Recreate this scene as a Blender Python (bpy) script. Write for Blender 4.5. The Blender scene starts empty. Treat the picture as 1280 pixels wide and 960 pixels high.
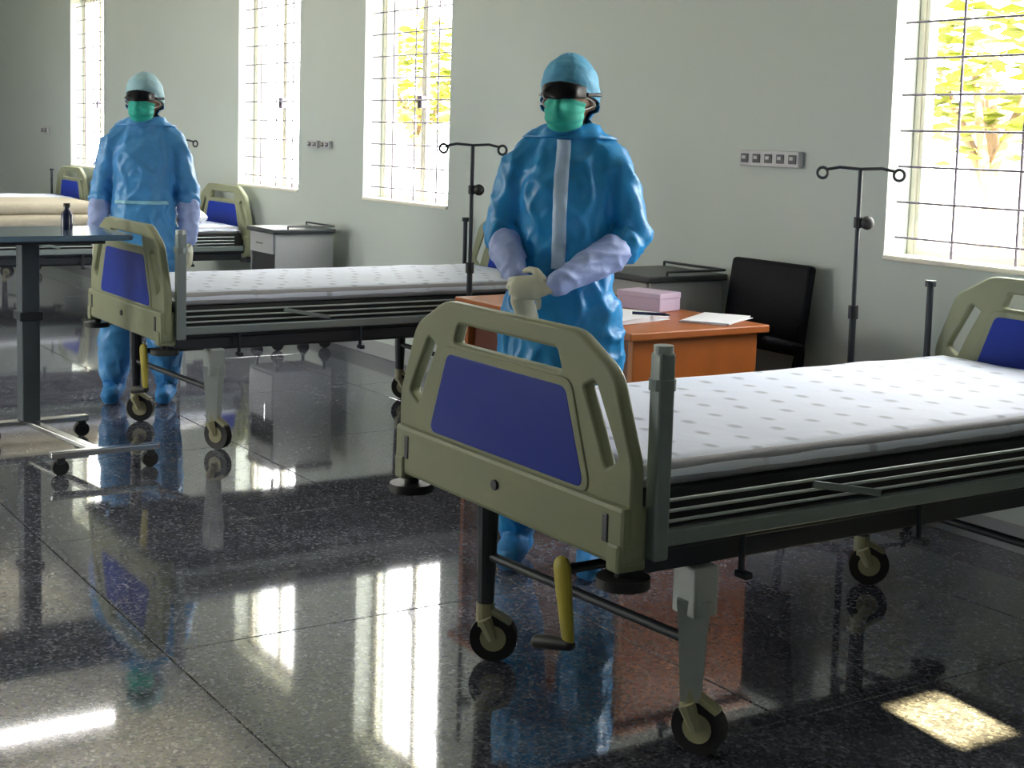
import bpy, bmesh, math, random
from mathutils import Vector, Matrix, noise
from mathutils.bvhtree import BVHTree
random.seed(7)
C = bpy.context.scene.collection
SC = bpy.context.scene
PI = math.pi
R_ = math.radians

# ---------------------------------------------------------------- camera (from vanishing points; image taken as 1280x960)
F_PX, CX, CY, CAM_H = 1811.0, 640.0, 364.0, 1.45
up_c = Vector((.028, 1, -195/1811.)).normalized()
d1 = Vector((-538-CX, CY-136, F_PX)).normalized()
d1 = (d1-up_c*d1.dot(up_c)).normalized()
ax_x = -d1
ax_y = up_c.cross(ax_x)
if ax_y.x < 0: ax_y = -ax_y
rows = (ax_x, ax_y, up_c)
cam_right = Vector([r[0] for r in rows]); cam_up = Vector([r[1] for r in rows]); cam_fwd = Vector([r[2] for r in rows])
cd = bpy.data.cameras.new('camera'); cam = bpy.data.objects.new('camera', cd); C.objects.link(cam)
M = Matrix.Identity(4)
for i in range(3):
    M[i][0] = cam_right[i]; M[i][1] = cam_up[i]; M[i][2] = -cam_fwd[i]
M[2][3] = CAM_H
cam.matrix_world = M
cd.sensor_width = 36; cd.lens = F_PX/1280*36; cd.shift_y = -(480-CY)/1280
cd.clip_start = .05; cd.clip_end = 200
SC.camera = cam

# ---------------------------------------------------------------- world, sun, exposure
w = bpy.data.worlds.new('sky'); SC.world = w; w.use_nodes = True
bg = w.node_tree.nodes['Background']
bg.inputs['Color'].default_value = (1.0, 1.0, .97, 1); bg.inputs['Strength'].default_value = 15.0
SC.view_settings.view_transform = 'Standard'; SC.view_settings.look = 'None'
SC.view_settings.gamma = 1; SC.view_settings.use_curve_mapping = False
SC.view_settings.exposure = 0.15
sd = bpy.data.lights.new('sun', 'SUN'); sd.energy = 110; sd.color = (1, .80, .36); sd.angle = R_(.5)
sun = bpy.data.objects.new('sun', sd); C.objects.link(sun)
sun.rotation_euler = Vector((-1, .15, -.5)).to_track_quat('-Z', 'Y').to_euler(); sun.location = (8, 0, 8)

# room (metres): X along the window wall, Y towards it
XL, XR, YB, YF, ZC = -18.3, 1.6, -3.4, 4.35, 3.2
WT = .24
WIN = [(-15.15, -14.05), (-10.65, -9.53), (-8.52, -7.42), (-4.0, -2.86)]
BWIN = [(-12.7, -10.9), (-9.0, -7.2)]
WZ0, WZ1 = 1.0, 2.72
for (a, b), y, s in [(q, YF+WT, 1) for q in WIN]+[(q, YB-WT, -1) for q in BWIN]:
    ld = bpy.data.lights.new('window_portal', 'AREA'); ld.shape = 'RECTANGLE'; ld.size = b-a; ld.size_y = WZ1-WZ0
    ld.cycles.is_portal = True
    lo = bpy.data.objects.new('window_portal', ld); C.objects.link(lo)
    lo.location = ((a+b)/2, y+.02*s, (WZ0+WZ1)/2); lo.rotation_euler = (-s*PI/2, 0, 0)

# ---------------------------------------------------------------- materials
MATS = {}
def mat(name, col, rough=.5, metal=0, spec=.5, noise_amt=0, noise_scale=30, bump=0, bump_scale=60, sheen=0, coat=0, sss=0, alpha=None):
    m = bpy.data.materials.new(name); m.use_nodes = True; nt = m.node_tree; b = nt.nodes['Principled BSDF']
    b.inputs['Base Color'].default_value = (*col, 1); b.inputs['Roughness'].default_value = rough
    b.inputs['Metallic'].default_value = metal; b.inputs['Specular IOR Level'].default_value = spec
    if coat: b.inputs['Coat Weight'].default_value = coat; b.inputs['Coat Roughness'].default_value = .1
    if sheen: b.inputs['Sheen Weight'].default_value = sheen
    tc = nt.nodes.new('ShaderNodeTexCoord')
    if noise_amt:
        n = nt.nodes.new('ShaderNodeTexNoise'); n.inputs['Scale'].default_value = noise_scale; n.inputs['Detail'].default_value = 4
        nt.links.new(tc.outputs['Object'], n.inputs['Vector'])
        mx = nt.nodes.new('ShaderNodeMix'); mx.data_type = 'RGBA'
        mx.inputs[6].default_value = (*[c*(1-noise_amt) for c in col], 1)
        mx.inputs[7].default_value = (*[min(1, c*(1+noise_amt)) for c in col], 1)
        nt.links.new(n.outputs['Fac'], mx.inputs[0]); nt.links.new(mx.outputs[2], b.inputs['Base Color'])
    if bump:
        n = nt.nodes.new('ShaderNodeTexNoise'); n.inputs['Scale'].default_value = bump_scale; n.inputs['Detail'].default_value = 5
        nt.links.new(tc.outputs['Object'], n.inputs['Vector'])
        bp = nt.nodes.new('ShaderNodeBump'); bp.inputs['Strength'].default_value = min(1, bump); bp.inputs['Distance'].default_value = .03 if bump >= 1 else .01
        nt.links.new(n.outputs['Fac'], bp.inputs['Height']); nt.links.new(bp.outputs['Normal'], b.inputs['Normal'])
    MATS[name] = m
    return m

mat('wall_paint', (.52, .575, .545), .55, noise_amt=.04, noise_scale=1.5, bump=.05, bump_scale=120)
mat('ceiling_paint', (.75, .75, .73), .8, noise_amt=.02)
mat('grout', (.012, .012, .013), .7, noise_amt=.1)
mat('abs_cream', (.27, .29, .185), .42, spec=.3, noise_amt=.06, noise_scale=4, bump=.03, bump_scale=200)
mat('abs_blue', (.010, .036, .34), .45, spec=.18, noise_amt=.05, noise_scale=6)
mat('steel_grey', (.24, .285, .29), .4, metal=.35, noise_amt=.06)
mat('steel_light', (.46, .50, .50), .4, metal=.15, noise_amt=.08)
mat('steel_dark', (.035, .04, .05), .45, metal=.3, noise_amt=.1)
mat('slate', (.085, .105, .125), .4, metal=.2, noise_amt=.08)
mat('chrome', (.7, .7, .72), .2, metal=.9, noise_amt=.03)
mat('rubber_black', (.012, .012, .014), .5, noise_amt=.1)
mat('caster_cream', (.40, .38, .24), .45, noise_amt=.1)
mat('pedal_yellow', (.45, .38, .045), .45, noise_amt=.1)
mat('deck_dark', (.03, .028, .027), .6, noise_amt=.1)
mat('mattress_side', (.42, .42, .47), .8, noise_amt=.08, noise_scale=20, bump=.2)
mat('pillow_white', (.75, .75, .76), .9, noise_amt=.04, bump=.3, bump_scale=25)
mat('blanket_cream', (.62, .56, .44), .95, noise_amt=.12, noise_scale=12, bump=.4, bump_scale=40)
mat('wood_orange', (.40, .105, .015), .42, noise_amt=.22, noise_scale=9, coat=.15)
mat('wood_shaded', (.13, .032, .012), .5, noise_amt=.2, noise_scale=9)  # desk wood darkened to paint in the shade under the desktop
mat('paper', (.80, .80, .84), .9, noise_amt=.02)
mat('box_lilac', (.62, .50, .66), .7, noise_amt=.05)
mat('chair_black', (.006, .006, .009), .6, spec=.15, noise_amt=.15, bump=.2, bump_scale=150)
mat('locker_grey', (.33, .34, .35), .5, noise_amt=.04)
mat('locker_top', (.03, .035, .04), .35, noise_amt=.1)
mat('shade_black', (.012, .013, .015), .6, noise_amt=.1)  # black that paints the shade in locker shelves and bed gaps
mat('table_top', (.10, .17, .25), .16, coat=.4, noise_amt=.05)
mat('socket_plate', (.50, .50, .52), .4, noise_amt=.03)
mat('socket_hole', (.08, .08, .09), .5, noise_amt=.05)
mat('frame_cream', (.86, .83, .70), .45, noise_amt=.04)
mat('bar_iron', (.17, .15, .20), .45, metal=.1, noise_amt=.1)
mat('suit_blue', (.012, .265, .62), .40, noise_amt=.40, noise_scale=6, bump=.8, bump_scale=11)
mat('suit_pale', (.065, .30, .66), .40, noise_amt=.35, noise_scale=6, bump=.8, bump_scale=11)
mat('sleeve_lavender', (.36, .45, .80), .5, noise_amt=.25, noise_scale=10, bump=.3, bump_scale=30)
mat('flap_pale', (.50, .66, .88), .5, noise_amt=.1, bump=.2)
mat('belt_cyan', (.28, .62, .80), .5, noise_amt=.1)
mat('glove_latex', (.60, .60, .47), .45, noise_amt=.12, noise_scale=25, bump=.15)
mat('skin', (.22, .12, .075), .5, noise_amt=.1)
mat('mask_green', (.02, .46, .36), .7, noise_amt=.12, noise_scale=20, bump=.2)
mat('visor_black', (.004, .004, .008), .42, spec=.2, noise_amt=.1)
mat('cap_blue', (.10, .40, .66), .6, noise_amt=.3, noise_scale=14, bump=.4, bump_scale=40)
mat('cap_pale', (.36, .60, .70), .6, noise_amt=.25, noise_scale=14, bump=.4, bump_scale=40)
mat('strap_white', (.75, .72, .75), .6, noise_amt=.05)
mat('shoe_blue', (.02, .20, .50), .55, noise_amt=.3, noise_scale=14, bump=.4, bump_scale=40)
mat('bottle_navy', (.01, .015, .06), .25, noise_amt=.1)
mat('door_dark', (.05, .07, .075), .5, noise_amt=.1)
mat('grass', (.30, .30, .28), .9, noise_amt=.3)
mat('leaf_lime', (.17, .20, .012), .6, noise_amt=.35, noise_scale=6)
mat('bark', (.22, .15, .09), .9, noise_amt=.3)
mat('neighbour_wall', (.055, .052, .085), .8, noise_amt=.04)
mat('neighbour_roof', (.70, .62, .42), .8, noise_amt=.1)

def emis(name, col, s):
    m = bpy.data.materials.new(name); m.use_nodes = True; b = m.node_tree.nodes['Principled BSDF']
    b.inputs['Base Color'].default_value = (.8, .8, .8, 1)
    b.inputs['Emission Color'].default_value = (*col, 1); b.inputs['Emission Strength'].default_value = s
    MATS[name] = m
emis('tube_glow', (1, .98, .95), 26)

def glass_mat():
    m = bpy.data.materials.new('window_glass'); m.use_nodes = True; nt = m.node_tree
    nt.nodes.remove(nt.nodes['Principled BSDF'])
    t = nt.nodes.new('ShaderNodeBsdfTransparent'); g = nt.nodes.new('ShaderNodeBsdfGlossy'); g.inputs['Roughness'].default_value = .02
    mx = nt.nodes.new('ShaderNodeMixShader'); mx.inputs[0].default_value = .05
    nt.links.new(t.outputs[0], mx.inputs[1]); nt.links.new(g.outputs[0], mx.inputs[2])
    nt.links.new(mx.outputs[0], nt.nodes['Material Output'].inputs['Surface'])
    MATS['window_glass'] = m
glass_mat()

def terrazzo():
    m = bpy.data.materials.new('terrazzo'); m.use_nodes = True; nt = m.node_tree; b = nt.nodes['Principled BSDF']; L = nt.links.new
    geo = nt.nodes.new('ShaderNodeNewGeometry')
    v = nt.nodes.new('ShaderNodeTexVoronoi'); v.inputs['Scale'].default_value = 120
    L(geo.outputs['Position'], v.inputs['Vector'])
    sep = nt.nodes.new('ShaderNodeSeparateColor'); L(v.outputs['Color'], sep.inputs[0])
    r = nt.nodes.new('ShaderNodeValToRGB'); e = r.color_ramp.elements
    e[0].position = 0; e[0].color = (.055, .058, .078, 1); e[1].position = 1; e[1].color = (.28, .28, .32, 1)
    k = e.new(.5); k.color = (.115, .12, .15, 1)
    k = e.new(.82); k.color = (.155, .16, .19, 1)
    L(sep.outputs[0], r.inputs[0])
    n = nt.nodes.new('ShaderNodeTexNoise'); n.inputs['Scale'].default_value = 6; n.inputs['Detail'].default_value = 6
    L(geo.outputs['Position'], n.inputs['Vector'])
    mx = nt.nodes.new('ShaderNodeMix'); mx.data_type = 'RGBA'; mx.blend_type = 'MULTIPLY'; mx.inputs[0].default_value = .7
    cr = nt.nodes.new('ShaderNodeValToRGB'); cr.color_ramp.elements[0].color = (.65, .65, .68, 1); cr.color_ramp.elements[1].color = (1.2, 1.2, 1.2, 1)
    cr.color_ramp.elements[0].position = .3; cr.color_ramp.elements[1].position = .7
    L(n.outputs['Fac'], cr.inputs[0]); L(r.outputs[0], mx.inputs[6]); L(cr.outputs[0], mx.inputs[7])
    L(mx.outputs[2], b.inputs['Base Color'])
    b.inputs['Roughness'].default_value = .05; b.inputs['IOR'].default_value = 2.6
    n2 = nt.nodes.new('ShaderNodeTexNoise'); n2.inputs['Scale'].default_value = 2.2; n2.inputs['Detail'].default_value = 3
    L(geo.outputs['Position'], n2.inputs['Vector'])
    bp = nt.nodes.new('ShaderNodeBump'); bp.inputs['Strength'].default_value = .012; bp.inputs['Distance'].default_value = .02
    L(n2.outputs['Fac'], bp.inputs['Height']); L(bp.outputs['Normal'], b.inputs['Normal'])
    MATS['terrazzo'] = m
terrazzo()

def sheet():
    m = bpy.data.materials.new('sheet_print'); m.use_nodes = True; nt = m.node_tree; b = nt.nodes['Principled BSDF']; L = nt.links.new
    tc = nt.nodes.new('ShaderNodeTexCoord'); mp = nt.nodes.new('ShaderNodeMapping'); mp.inputs['Rotation'].default_value = (0, 0, .6)
    mp.inputs['Scale'].default_value = (6.5, 9.5, 1)
    L(tc.outputs['Object'], mp.inputs['Vector'])
    v = nt.nodes.new('ShaderNodeTexVoronoi'); v.voronoi_dimensions = '2D'; v.inputs['Scale'].default_value = 1; v.inputs['Randomness'].default_value = .25
    L(mp.outputs[0], v.inputs['Vector'])
    r = nt.nodes.new('ShaderNodeValToRGB'); e = r.color_ramp.elements
    e[0].position = .08; e[0].color = (.45, .48, .58, 1); e[1].position = .2; e[1].color = (.74, .79, .93, 1)
    L(v.outputs['Distance'], r.inputs[0])
    L(r.outputs[0], b.inputs['Base Color']); b.inputs['Roughness'].default_value = .75
    n = nt.nodes.new('ShaderNodeTexNoise'); n.inputs['Scale'].default_value = 7; L(tc.outputs['Object'], n.inputs['Vector'])
    bp = nt.nodes.new('ShaderNodeBump'); bp.inputs['Strength'].default_value = .25; bp.inputs['Distance'].default_value = .02
    L(n.outputs['Fac'], bp.inputs['Height']); L(bp.outputs['Normal'], b.inputs['Normal'])
    MATS['sheet_print'] = m
sheet()

# ---------------------------------------------------------------- helpers
def link(name, me, m, parent=None, smooth=False):
    o = bpy.data.objects.new(name, me); C.objects.link(o)
    if m is not None:
        me.materials.clear(); me.materials.append(MATS[m])
    if smooth:
        for p in me.polygons: p.use_smooth = True
    if parent is not None: o.parent = parent
    return o
def tag(o, label=None, cat=None, group=None, kind=None):
    if label: o['label'] = label
    if cat: o['category'] = cat
    if group: o['group'] = group
    if kind: o['kind'] = kind
    return o
def empty(name, loc=(0, 0, 0), rz=0):
    o = bpy.data.objects.new(name, None); C.objects.link(o); o.location = loc; o.rotation_euler = (0, 0, rz)
    o.empty_display_size = .1
    return o
def copy_tree(o, parent=None):
    c = o.copy(); C.objects.link(c); c.parent = parent
    for ch in [x for x in C.objects if x.parent == o]: copy_tree(ch, c)
    return c

class MB:
    def __init__(s): s.bm = bmesh.new()
    def box(s, x0, x1, y0, y1, z0, z1, bev=0, mtx=None, segs=2):
        b = bmesh.new(); bmesh.ops.create_cube(b, size=1)
        bmesh.ops.scale(b, vec=(x1-x0, y1-y0, z1-z0), verts=b.verts)
        bmesh.ops.translate(b, vec=((x0+x1)/2, (y0+y1)/2, (z0+z1)/2), verts=b.verts)
        if bev: bmesh.ops.bevel(b, geom=b.edges[:], offset=bev, segments=segs, affect='EDGES', profile=.5)
        if mtx is not None: bmesh.ops.transform(b, matrix=mtx, verts=b.verts)
        s.add(b); return s
    def add(s, b):
        me = bpy.data.meshes.new('t'); b.to_mesh(me); b.free(); s.bm.from_mesh(me); bpy.data.meshes.remove(me)
    def prism(s, poly, z0, z1, f=lambda x, y, z: (x, y, z), bev=0):
        b = bmesh.new(); vs = [b.verts.new(f(x, y, z0)) for x, y in poly]; fc = b.faces.new(vs)
        ex = bmesh.ops.extrude_face_region(b, geom=[fc])
        o0 = Vector(f(0, 0, z0)); d = Vector(f(0, 0, z1))-o0
        bmesh.ops.translate(b, vec=d, verts=[g for g in ex['geom'] if isinstance(g, bmesh.types.BMVert)])
        bmesh.ops.recalc_face_normals(b, faces=b.faces)
        if bev: bmesh.ops.bevel(b, geom=b.edges[:], offset=bev, segments=2, affect='EDGES')
        s.add(b); return s
    def tube(s, pts, r, seg=12, round_=False, sx=1, flat=None):
        """swept tube; r number or list; round_ gives hemispherical ends; flat=(vec, k) squashes along vec"""
        pts = [Vector(p) for p in pts]; n = len(pts)
        rs = list(r) if isinstance(r, (list, tuple)) else [r]*n
        rings = []
        tang = [(pts[min(i+1, n-1)]-pts[max(i-1, 0)]).normalized() for i in range(n)]
        ref = Vector((0, 0, 1)) if abs(tang[0].z) < .9 else Vector((0, 1, 0))
        u = tang[0].cross(ref).normalized()
        P = []
        for i in range(n):
            u = (u-tang[i]*u.dot(tang[i])).normalized(); v = tang[i].cross(u)
            P.append((pts[i], rs[i], u.copy(), v.copy()))
        seq = []
        if round_:
            for k in (0, 1, 2):
                a = PI/2*(1-(k+.35)/3.2); p, rr, uu, vv = P[0]; seq.append((p-tang[0]*rr*math.sin(a), rr*math.cos(a), uu, vv))
        seq += P
        if round_:
            for k in (2, 1, 0):
                a = PI/2*(1-(k+.35)/3.2); p, rr, uu, vv = P[-1]; seq.append((p+tang[-1]*rr*math.sin(a), rr*math.cos(a), uu, vv))
        bm = s.bm
        for p, rr, uu, vv in seq:
            ring = []
            for k in range(seg):
                a = 2*PI*k/seg; d = uu*math.cos(a)*rr+vv*math.sin(a)*rr
                if flat: fv = Vector(flat[0]).normalized(); d = d-fv*d.dot(fv)*(1-flat[1])
                ring.append(bm.verts.new(p+d))
            rings.append(ring)
        for a, b in zip(rings, rings[1:]):
            for k in range(seg): bm.faces.new((a[k], a[(k+1) % seg], b[(k+1) % seg], b[k]))
        bm.faces.new(rings[0][::-1]); bm.faces.new(rings[-1])
        return s
    def loft(s, rings, seg=24):
        """rings of (cx,cy,cz,rx,ry)"""
        bm = s.bm; R = []
        for cx, cy, cz, rx, ry in rings:
            R.append([bm.verts.new((cx+rx*math.cos(2*PI*k/seg), cy+ry*math.sin(2*PI*k/seg), cz)) for k in range(seg)])
        for a, b in zip(R, R[1:]):
            for k in range(seg): bm.faces.new((a[k], a[(k+1) % seg], b[(k+1) % seg], b[k]))
        bm.faces.new(R[0][::-1]); bm.faces.new(R[-1]); return s
    def ell(s, c, r, seg=20):
        b = bmesh.new(); bmesh.ops.create_uvsphere(b, u_segments=seg, v_segments=seg//2+2, radius=1)
        bmesh.ops.scale(b, vec=r, verts=b.verts); bmesh.ops.translate(b, vec=c, verts=b.verts); s.add(b); return s
    def cyl(s, p0, p1, r, seg=16): return s.tube([p0, p1], r, seg)
    def torus(s, c, axis, R, r, seg=20, rs=8):
        axis = Vector(axis).normalized(); u = axis.orthogonal().normalized(); v = axis.cross(u); bm = s.bm; c = Vector(c); rings = []
        for i in range(seg):
            a = 2*PI*i/seg; d = u*math.cos(a)+v*math.sin(a)
            rings.append([bm.verts.new(c+d*(R+r*math.cos(2*PI*k/rs))+axis*r*math.sin(2*PI*k/rs)) for k in range(rs)])
        for i in range(seg):
            a, b = rings[i], rings[(i+1) % seg]
            for k in range(rs): bm.faces.new((a[k], b[k], b[(k+1) % rs], a[(k+1) % rs]))
        return s
    def mesh(s, name='m'):
        bmesh.ops.recalc_face_normals(s.bm, faces=s.bm.faces)
        me = bpy.data.meshes.new(name); s.bm.to_mesh(me); s.bm.free(); return me
    def build(s, name, m, parent=None, smooth=False):
        o = link(name, s.mesh(name), m, parent, False)
        if smooth: shade(o.data)
        return o
def shade(me, ang=40):
    for p in me.polygons: p.use_smooth = True
    bm = bmesh.new(); bm.from_mesh(me)
    for e in bm.edges:
        if len(e.link_faces) == 2 and e.calc_face_angle(0) > R_(ang): e.smooth = False
    bm.to_mesh(me); bm.free()
def boxo(name, m, parent, *a, bev=0): return MB().box(*a, bev=bev).build(name, m, parent)

def fuse(mb, voxel=.012, smooth=4, wr=0, wscale=(9, 9, 13)):
    """union of overlapping closed shapes into one continuous smooth mesh, with cloth wrinkles"""
    me = mb.mesh('fuse'); o = bpy.data.objects.new('fuse_tmp', me); C.objects.link(o)
    r = o.modifiers.new('r', 'REMESH'); r.mode = 'VOXEL'; r.voxel_size = voxel
    if smooth:
        sm = o.modifiers.new('s', 'SMOOTH'); sm.iterations = smooth; sm.factor = .5
    dg = bpy.context.evaluated_depsgraph_get(); dg.update()
    out = bpy.data.meshes.new_from_object(o.evaluated_get(dg))
    bpy.data.objects.remove(o); bpy.data.meshes.remove(me)
    if wr:
        ns = [v.normal.copy() for v in out.vertices]
        for v, nn in zip(out.vertices, ns):
            p = v.co
            q = Vector((p.x*wscale[0], p.y*wscale[1], p.z*wscale[2]))
            d = 1-min(1, abs(noise.noise(q))*3.2)                    # sharp crease ridges
            q2 = Vector((q.x*.9+q.z*.9, q.y*1.1, q.z*1.5-q.x*.6))+Vector((5, 2, 9))
            d2 = 1-min(1, abs(noise.noise(q2))*3.0)
            d3 = noise.noise(q*.45)
            v.co += nn*(wr*(.75*d+.6*d2+.9*d3-.5))
    for p in out.polygons: p.use_smooth = True
    return out

# ---------------------------------------------------------------- setting
def floor():
    f = MB().box(XL, XR, YB, YF, -.12, -.012).build('floor', 'grout'); tag(f, kind='structure')
    T, G = 1.2, .005
    cache = {}
    x = -3.76-T*math.ceil((-3.76-XL)/T)
    xs = []
    while x < XR: xs.append((max(x, XL), min(x+T, XR))); x += T
    y = 1.33-T*math.ceil((1.33-YB)/T); ys = []
    while y < YF: ys.append((max(y, YB), min(y+T, YF))); y += T
    for a, b in xs:
        for c, d in ys:
            k = (round(b-a, 3), round(d-c, 3))
            if min(k) < .02: continue
            if k not in cache:
                cache[k] = MB().box(-k[0]/2+G/2, k[0]/2-G/2, -k[1]/2+G/2, k[1]/2-G/2, -.0125, 0, bev=.0015, segs=1).mesh('tile')
                cache[k].materials.append(MATS['terrazzo'])
            o = bpy.data.objects.new('tile', cache[k]); C.objects.link(o); o.parent = f; o.location = ((a+b)/2, (c+d)/2, 0)
floor()
tag(MB().box(XL-WT, XR+WT, YB-WT, YF+WT, ZC, ZC+.15).build('ceiling', 'ceiling_paint'), kind='structure')
def pierced(name, wins, y0, y1):
    mb = MB(); xs = XL-WT
    for a, b in wins:
        mb.box(xs, a, y0, y1, -.12, ZC); mb.box(a, b, y0, y1, -.12, WZ0); mb.box(a, b, y0, y1, WZ1, ZC); xs = b
    mb.box(xs, XR+WT, y0, y1, -.12, ZC)
    b = mb.bm; bmesh.ops.remove_doubles(b, verts=b.verts, dist=.0005)
    return tag(mb.build(name, 'wall_paint'), kind='structure')
pierced('wall_front', WIN, YF, YF+WT)
pierced('wall_back', BWIN, YB-WT, YB)
tag(MB().box(XL-WT, XL, YB, YF, -.12, ZC).build('wall_left', 'wall_paint'), kind='structure')
VY0, VY1, VZ0, VZ1 = 2.17, 2.41, 1.92, 2.16      # opening added in the unseen right wall to shape the sun patch
mb = MB().box(XR, XR+WT, YB, VY0, -.12, ZC).box(XR, XR+WT, VY1, YF, -.12, ZC).box(XR, XR+WT, VY0, VY1, -.12, VZ0).box(XR, XR+WT, VY0, VY1, VZ1, ZC)
bmesh.ops.remove_doubles(mb.bm, verts=mb.bm.verts, dist=.0005)
tag(mb.build('wall_right', 'wall_paint'), kind='structure')
bb = MB().box(XL+.002, XR-.002, YF-.014, YF-.001, .0, .10, bev=.003).build('baseboard_front', 'locker_grey'); tag(bb, kind='structure')

def window(n, a, b, y, s, grille=True):
    """s=+1: front wall (outside at +y)"""
    o = empty('window_%d' % n, ((a+b)/2, y, WZ0)); tag(o, kind='structure')
    W = b-a; Hh = WZ1-WZ0; h = W/2
    Y = lambda q0, q1: (min(q0*s, q1*s), max(q0*s, q1*s))
    # outer fixed frame
    mb = MB(); y0, y1 = Y(.13, .165)
    mb.box(-h, -h+.028, y0, y1, 0, Hh, bev=.004).box(h-.028, h, y0, y1, 0, Hh, bev=.004)
    mb.box(-h+.028, h-.028, y0, y1, 0, .028, bev=.004).box(-h+.028, h-.028, y0, y1, Hh-.028, Hh, bev=.004)
    mb.box(-.011, .011, y0, y1, .028, Hh-.028, bev=.003)
    mb.build('window_frame', 'frame_cream', o)
    y0, y1 = Y(-.012, .13)
    boxo('window_sill', 'frame_cream', o, -h+.001, h-.001, y0, y1, 0.001, .022, bev=.006)
    for k in (-1, 1):
        x0, x1 = (-h+.030, -.013) if k < 0 else (.013, h-.030)
        c = empty('casement', (0, 0, 0)); c.parent = o
        mb = MB(); y0, y1 = Y(.136, .158); z0, z1 = .030, Hh-.030; t = .018
        mb.box(x0, x0+t, y0, y1, z0, z1).box(x1-t, x1, y0, y1, z0, z1).box(x0+t, x1-t, y0, y1, z0, z0+t).box(x0+t, x1-t, y0, y1, z1-t, z1)
        mb.build('casement_frame', 'frame_cream', c)
        y0, y1 = Y(.145, .149)
        boxo('pane', 'window_glass', c, x0+t, x1-t, y0, y1, z0+t, z1-t)
        y0, y1 = Y(.10, .136)
        xx = x1-.009 if k < 0 else x0+.009
        MB().box(xx-.006, xx+.006, y0, y1, .60, .68, bev=.003).build('window_latch', 'bar_iron', c)
    if grille:
        yb = .06*s
        nb = 12
        me = MB().cyl((-h, 0, 0), (h, 0, 0), .0045, 8).mesh('grille_bar'); me.materials.append(MATS['bar_iron'])
        for k in range(nb):
            g = bpy.data.objects.new('grille_bar', me); C.objects.link(g); g.parent = o; g.location = (0, yb, .09+k*(Hh-.18)/(nb-1))
        me = MB().cyl((0, 0, 0.02), (0, 0, Hh), .0055, 8).mesh('grille_upright'); me.materials.append(MATS['bar_iron'])
        for k in (-1, 0, 1):
            g = bpy.data.objects.new('grille_upright', me); C.objects.link(g); g.parent = o; g.location = (k*h*.52, yb+.012*s, 0)
    return o
for i, (a, b) in enumerate(WIN): window(i+1, a, b, YF, 1)
for i, (a, b) in enumerate(BWIN): window(i+5, a, b, YB, -1, False)

# dark door in the far end wall
d = empty('door_1', (XL, 3.45, 0)); tag(d, kind='structure')
boxo('door_leaf', 'door_dark', d, .005, .045, -.42, .42, .01, 2.06, bev=.004)
MB().box(.003, .06, -.50, -.425, 0.001, 2.14).box(.003, .06, .425, .50, 0.001, 2.14).box(.003, .06, -.425, .425, 2.065, 2.14).build('door_frame', 'steel_dark', d)
MB().cyl((.045, -.34, 1.0), (.10, -.34, 1.0), .012).cyl((.095, -.34, 1.0), (.095, -.22, 1.0), .011).build('door_handle', 'chrome', d)

# ceiling tube lights
def tube_light(x, y0, y1, z=3.0, label='', seen=True):
    o = empty('tube_light', (x, (y0+y1)/2, ZC)); L = (y1-y0)/2; dz = z-ZC
    tag(o, label, 'ceiling light', 'fluorescent ceiling tubes')
    MB().box(-.03, .03, -L-.03, L+.03, dz+.03, dz+.075, bev=.006).build('housing', 'strap_white', o)
    t = MB().cyl((0, -L, dz), (0, L, dz), .016, 14).build('fluorescent_tube', 'tube_glow', o, True)
    for k in (-1, 1):
        MB().box(-.02, .02, k*(L+.01)-.01, k*(L+.01)+.01, dz-.02, dz+.035).build('lamp_holder', 'strap_white', o)
        MB().cyl((0, k*L*.6, dz+.07), (0, k*L*.6, 0), .008, 8).build('hanger', 'strap_white', o)
for x, y0, y1 in [(-10.45, 2.0, 3.3), (-12.45, 1.85, 3.08),  (-10.45, -1.6, -.3), (-14.5, -1.6, -.3)]:
    tube_light(x, y0, y1, label='lit white fluorescent tube hanging below the ceiling')

# sockets on the window wall
def socket(x0, x1, z0, z1, n, label):
    o = empty('socket_plate', ((x0+x1)/2, YF, (z0+z1)/2)); tag(o, label, 'socket'); W = (x1-x0)/2; Hh = (z1-z0)/2
    boxo('plate', 'socket_plate', o, -W, W, -.03, -.0015, -Hh, Hh, bev=.005)
    for k in range(n):
        x = -W+(k+.5)*2*W/n; e = W/n*.62
        m = boxo('outlet', 'socket_hole', o, x-e, x+e, -.034, -.029, -Hh*.55, Hh*.55, bev=.002)
        MB().box(x-e*.5, x+e*.5, -.039, -.0335, -Hh*.1, Hh*.3, bev=.001).build('switch', 'socket_plate', m)
socket(-4.84, -4.47, 1.345, 1.415, 5, 'long grey multi-gang socket strip on the wall above the black chair')
socket(-9.33, -9.17, 1.325, 1.375, 2, 'small grey socket plate just right of a window, above the locker with open shelf')
socket(-9.12, -8.98, 1.325, 1.375, 2, 'small grey socket plate nearer the window with lime tree behind, one of a pair')
socket(-16.2, -15.95, 1.33, 1.40, 2, 'small grey socket plate on the wall near the dark end door')

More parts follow.
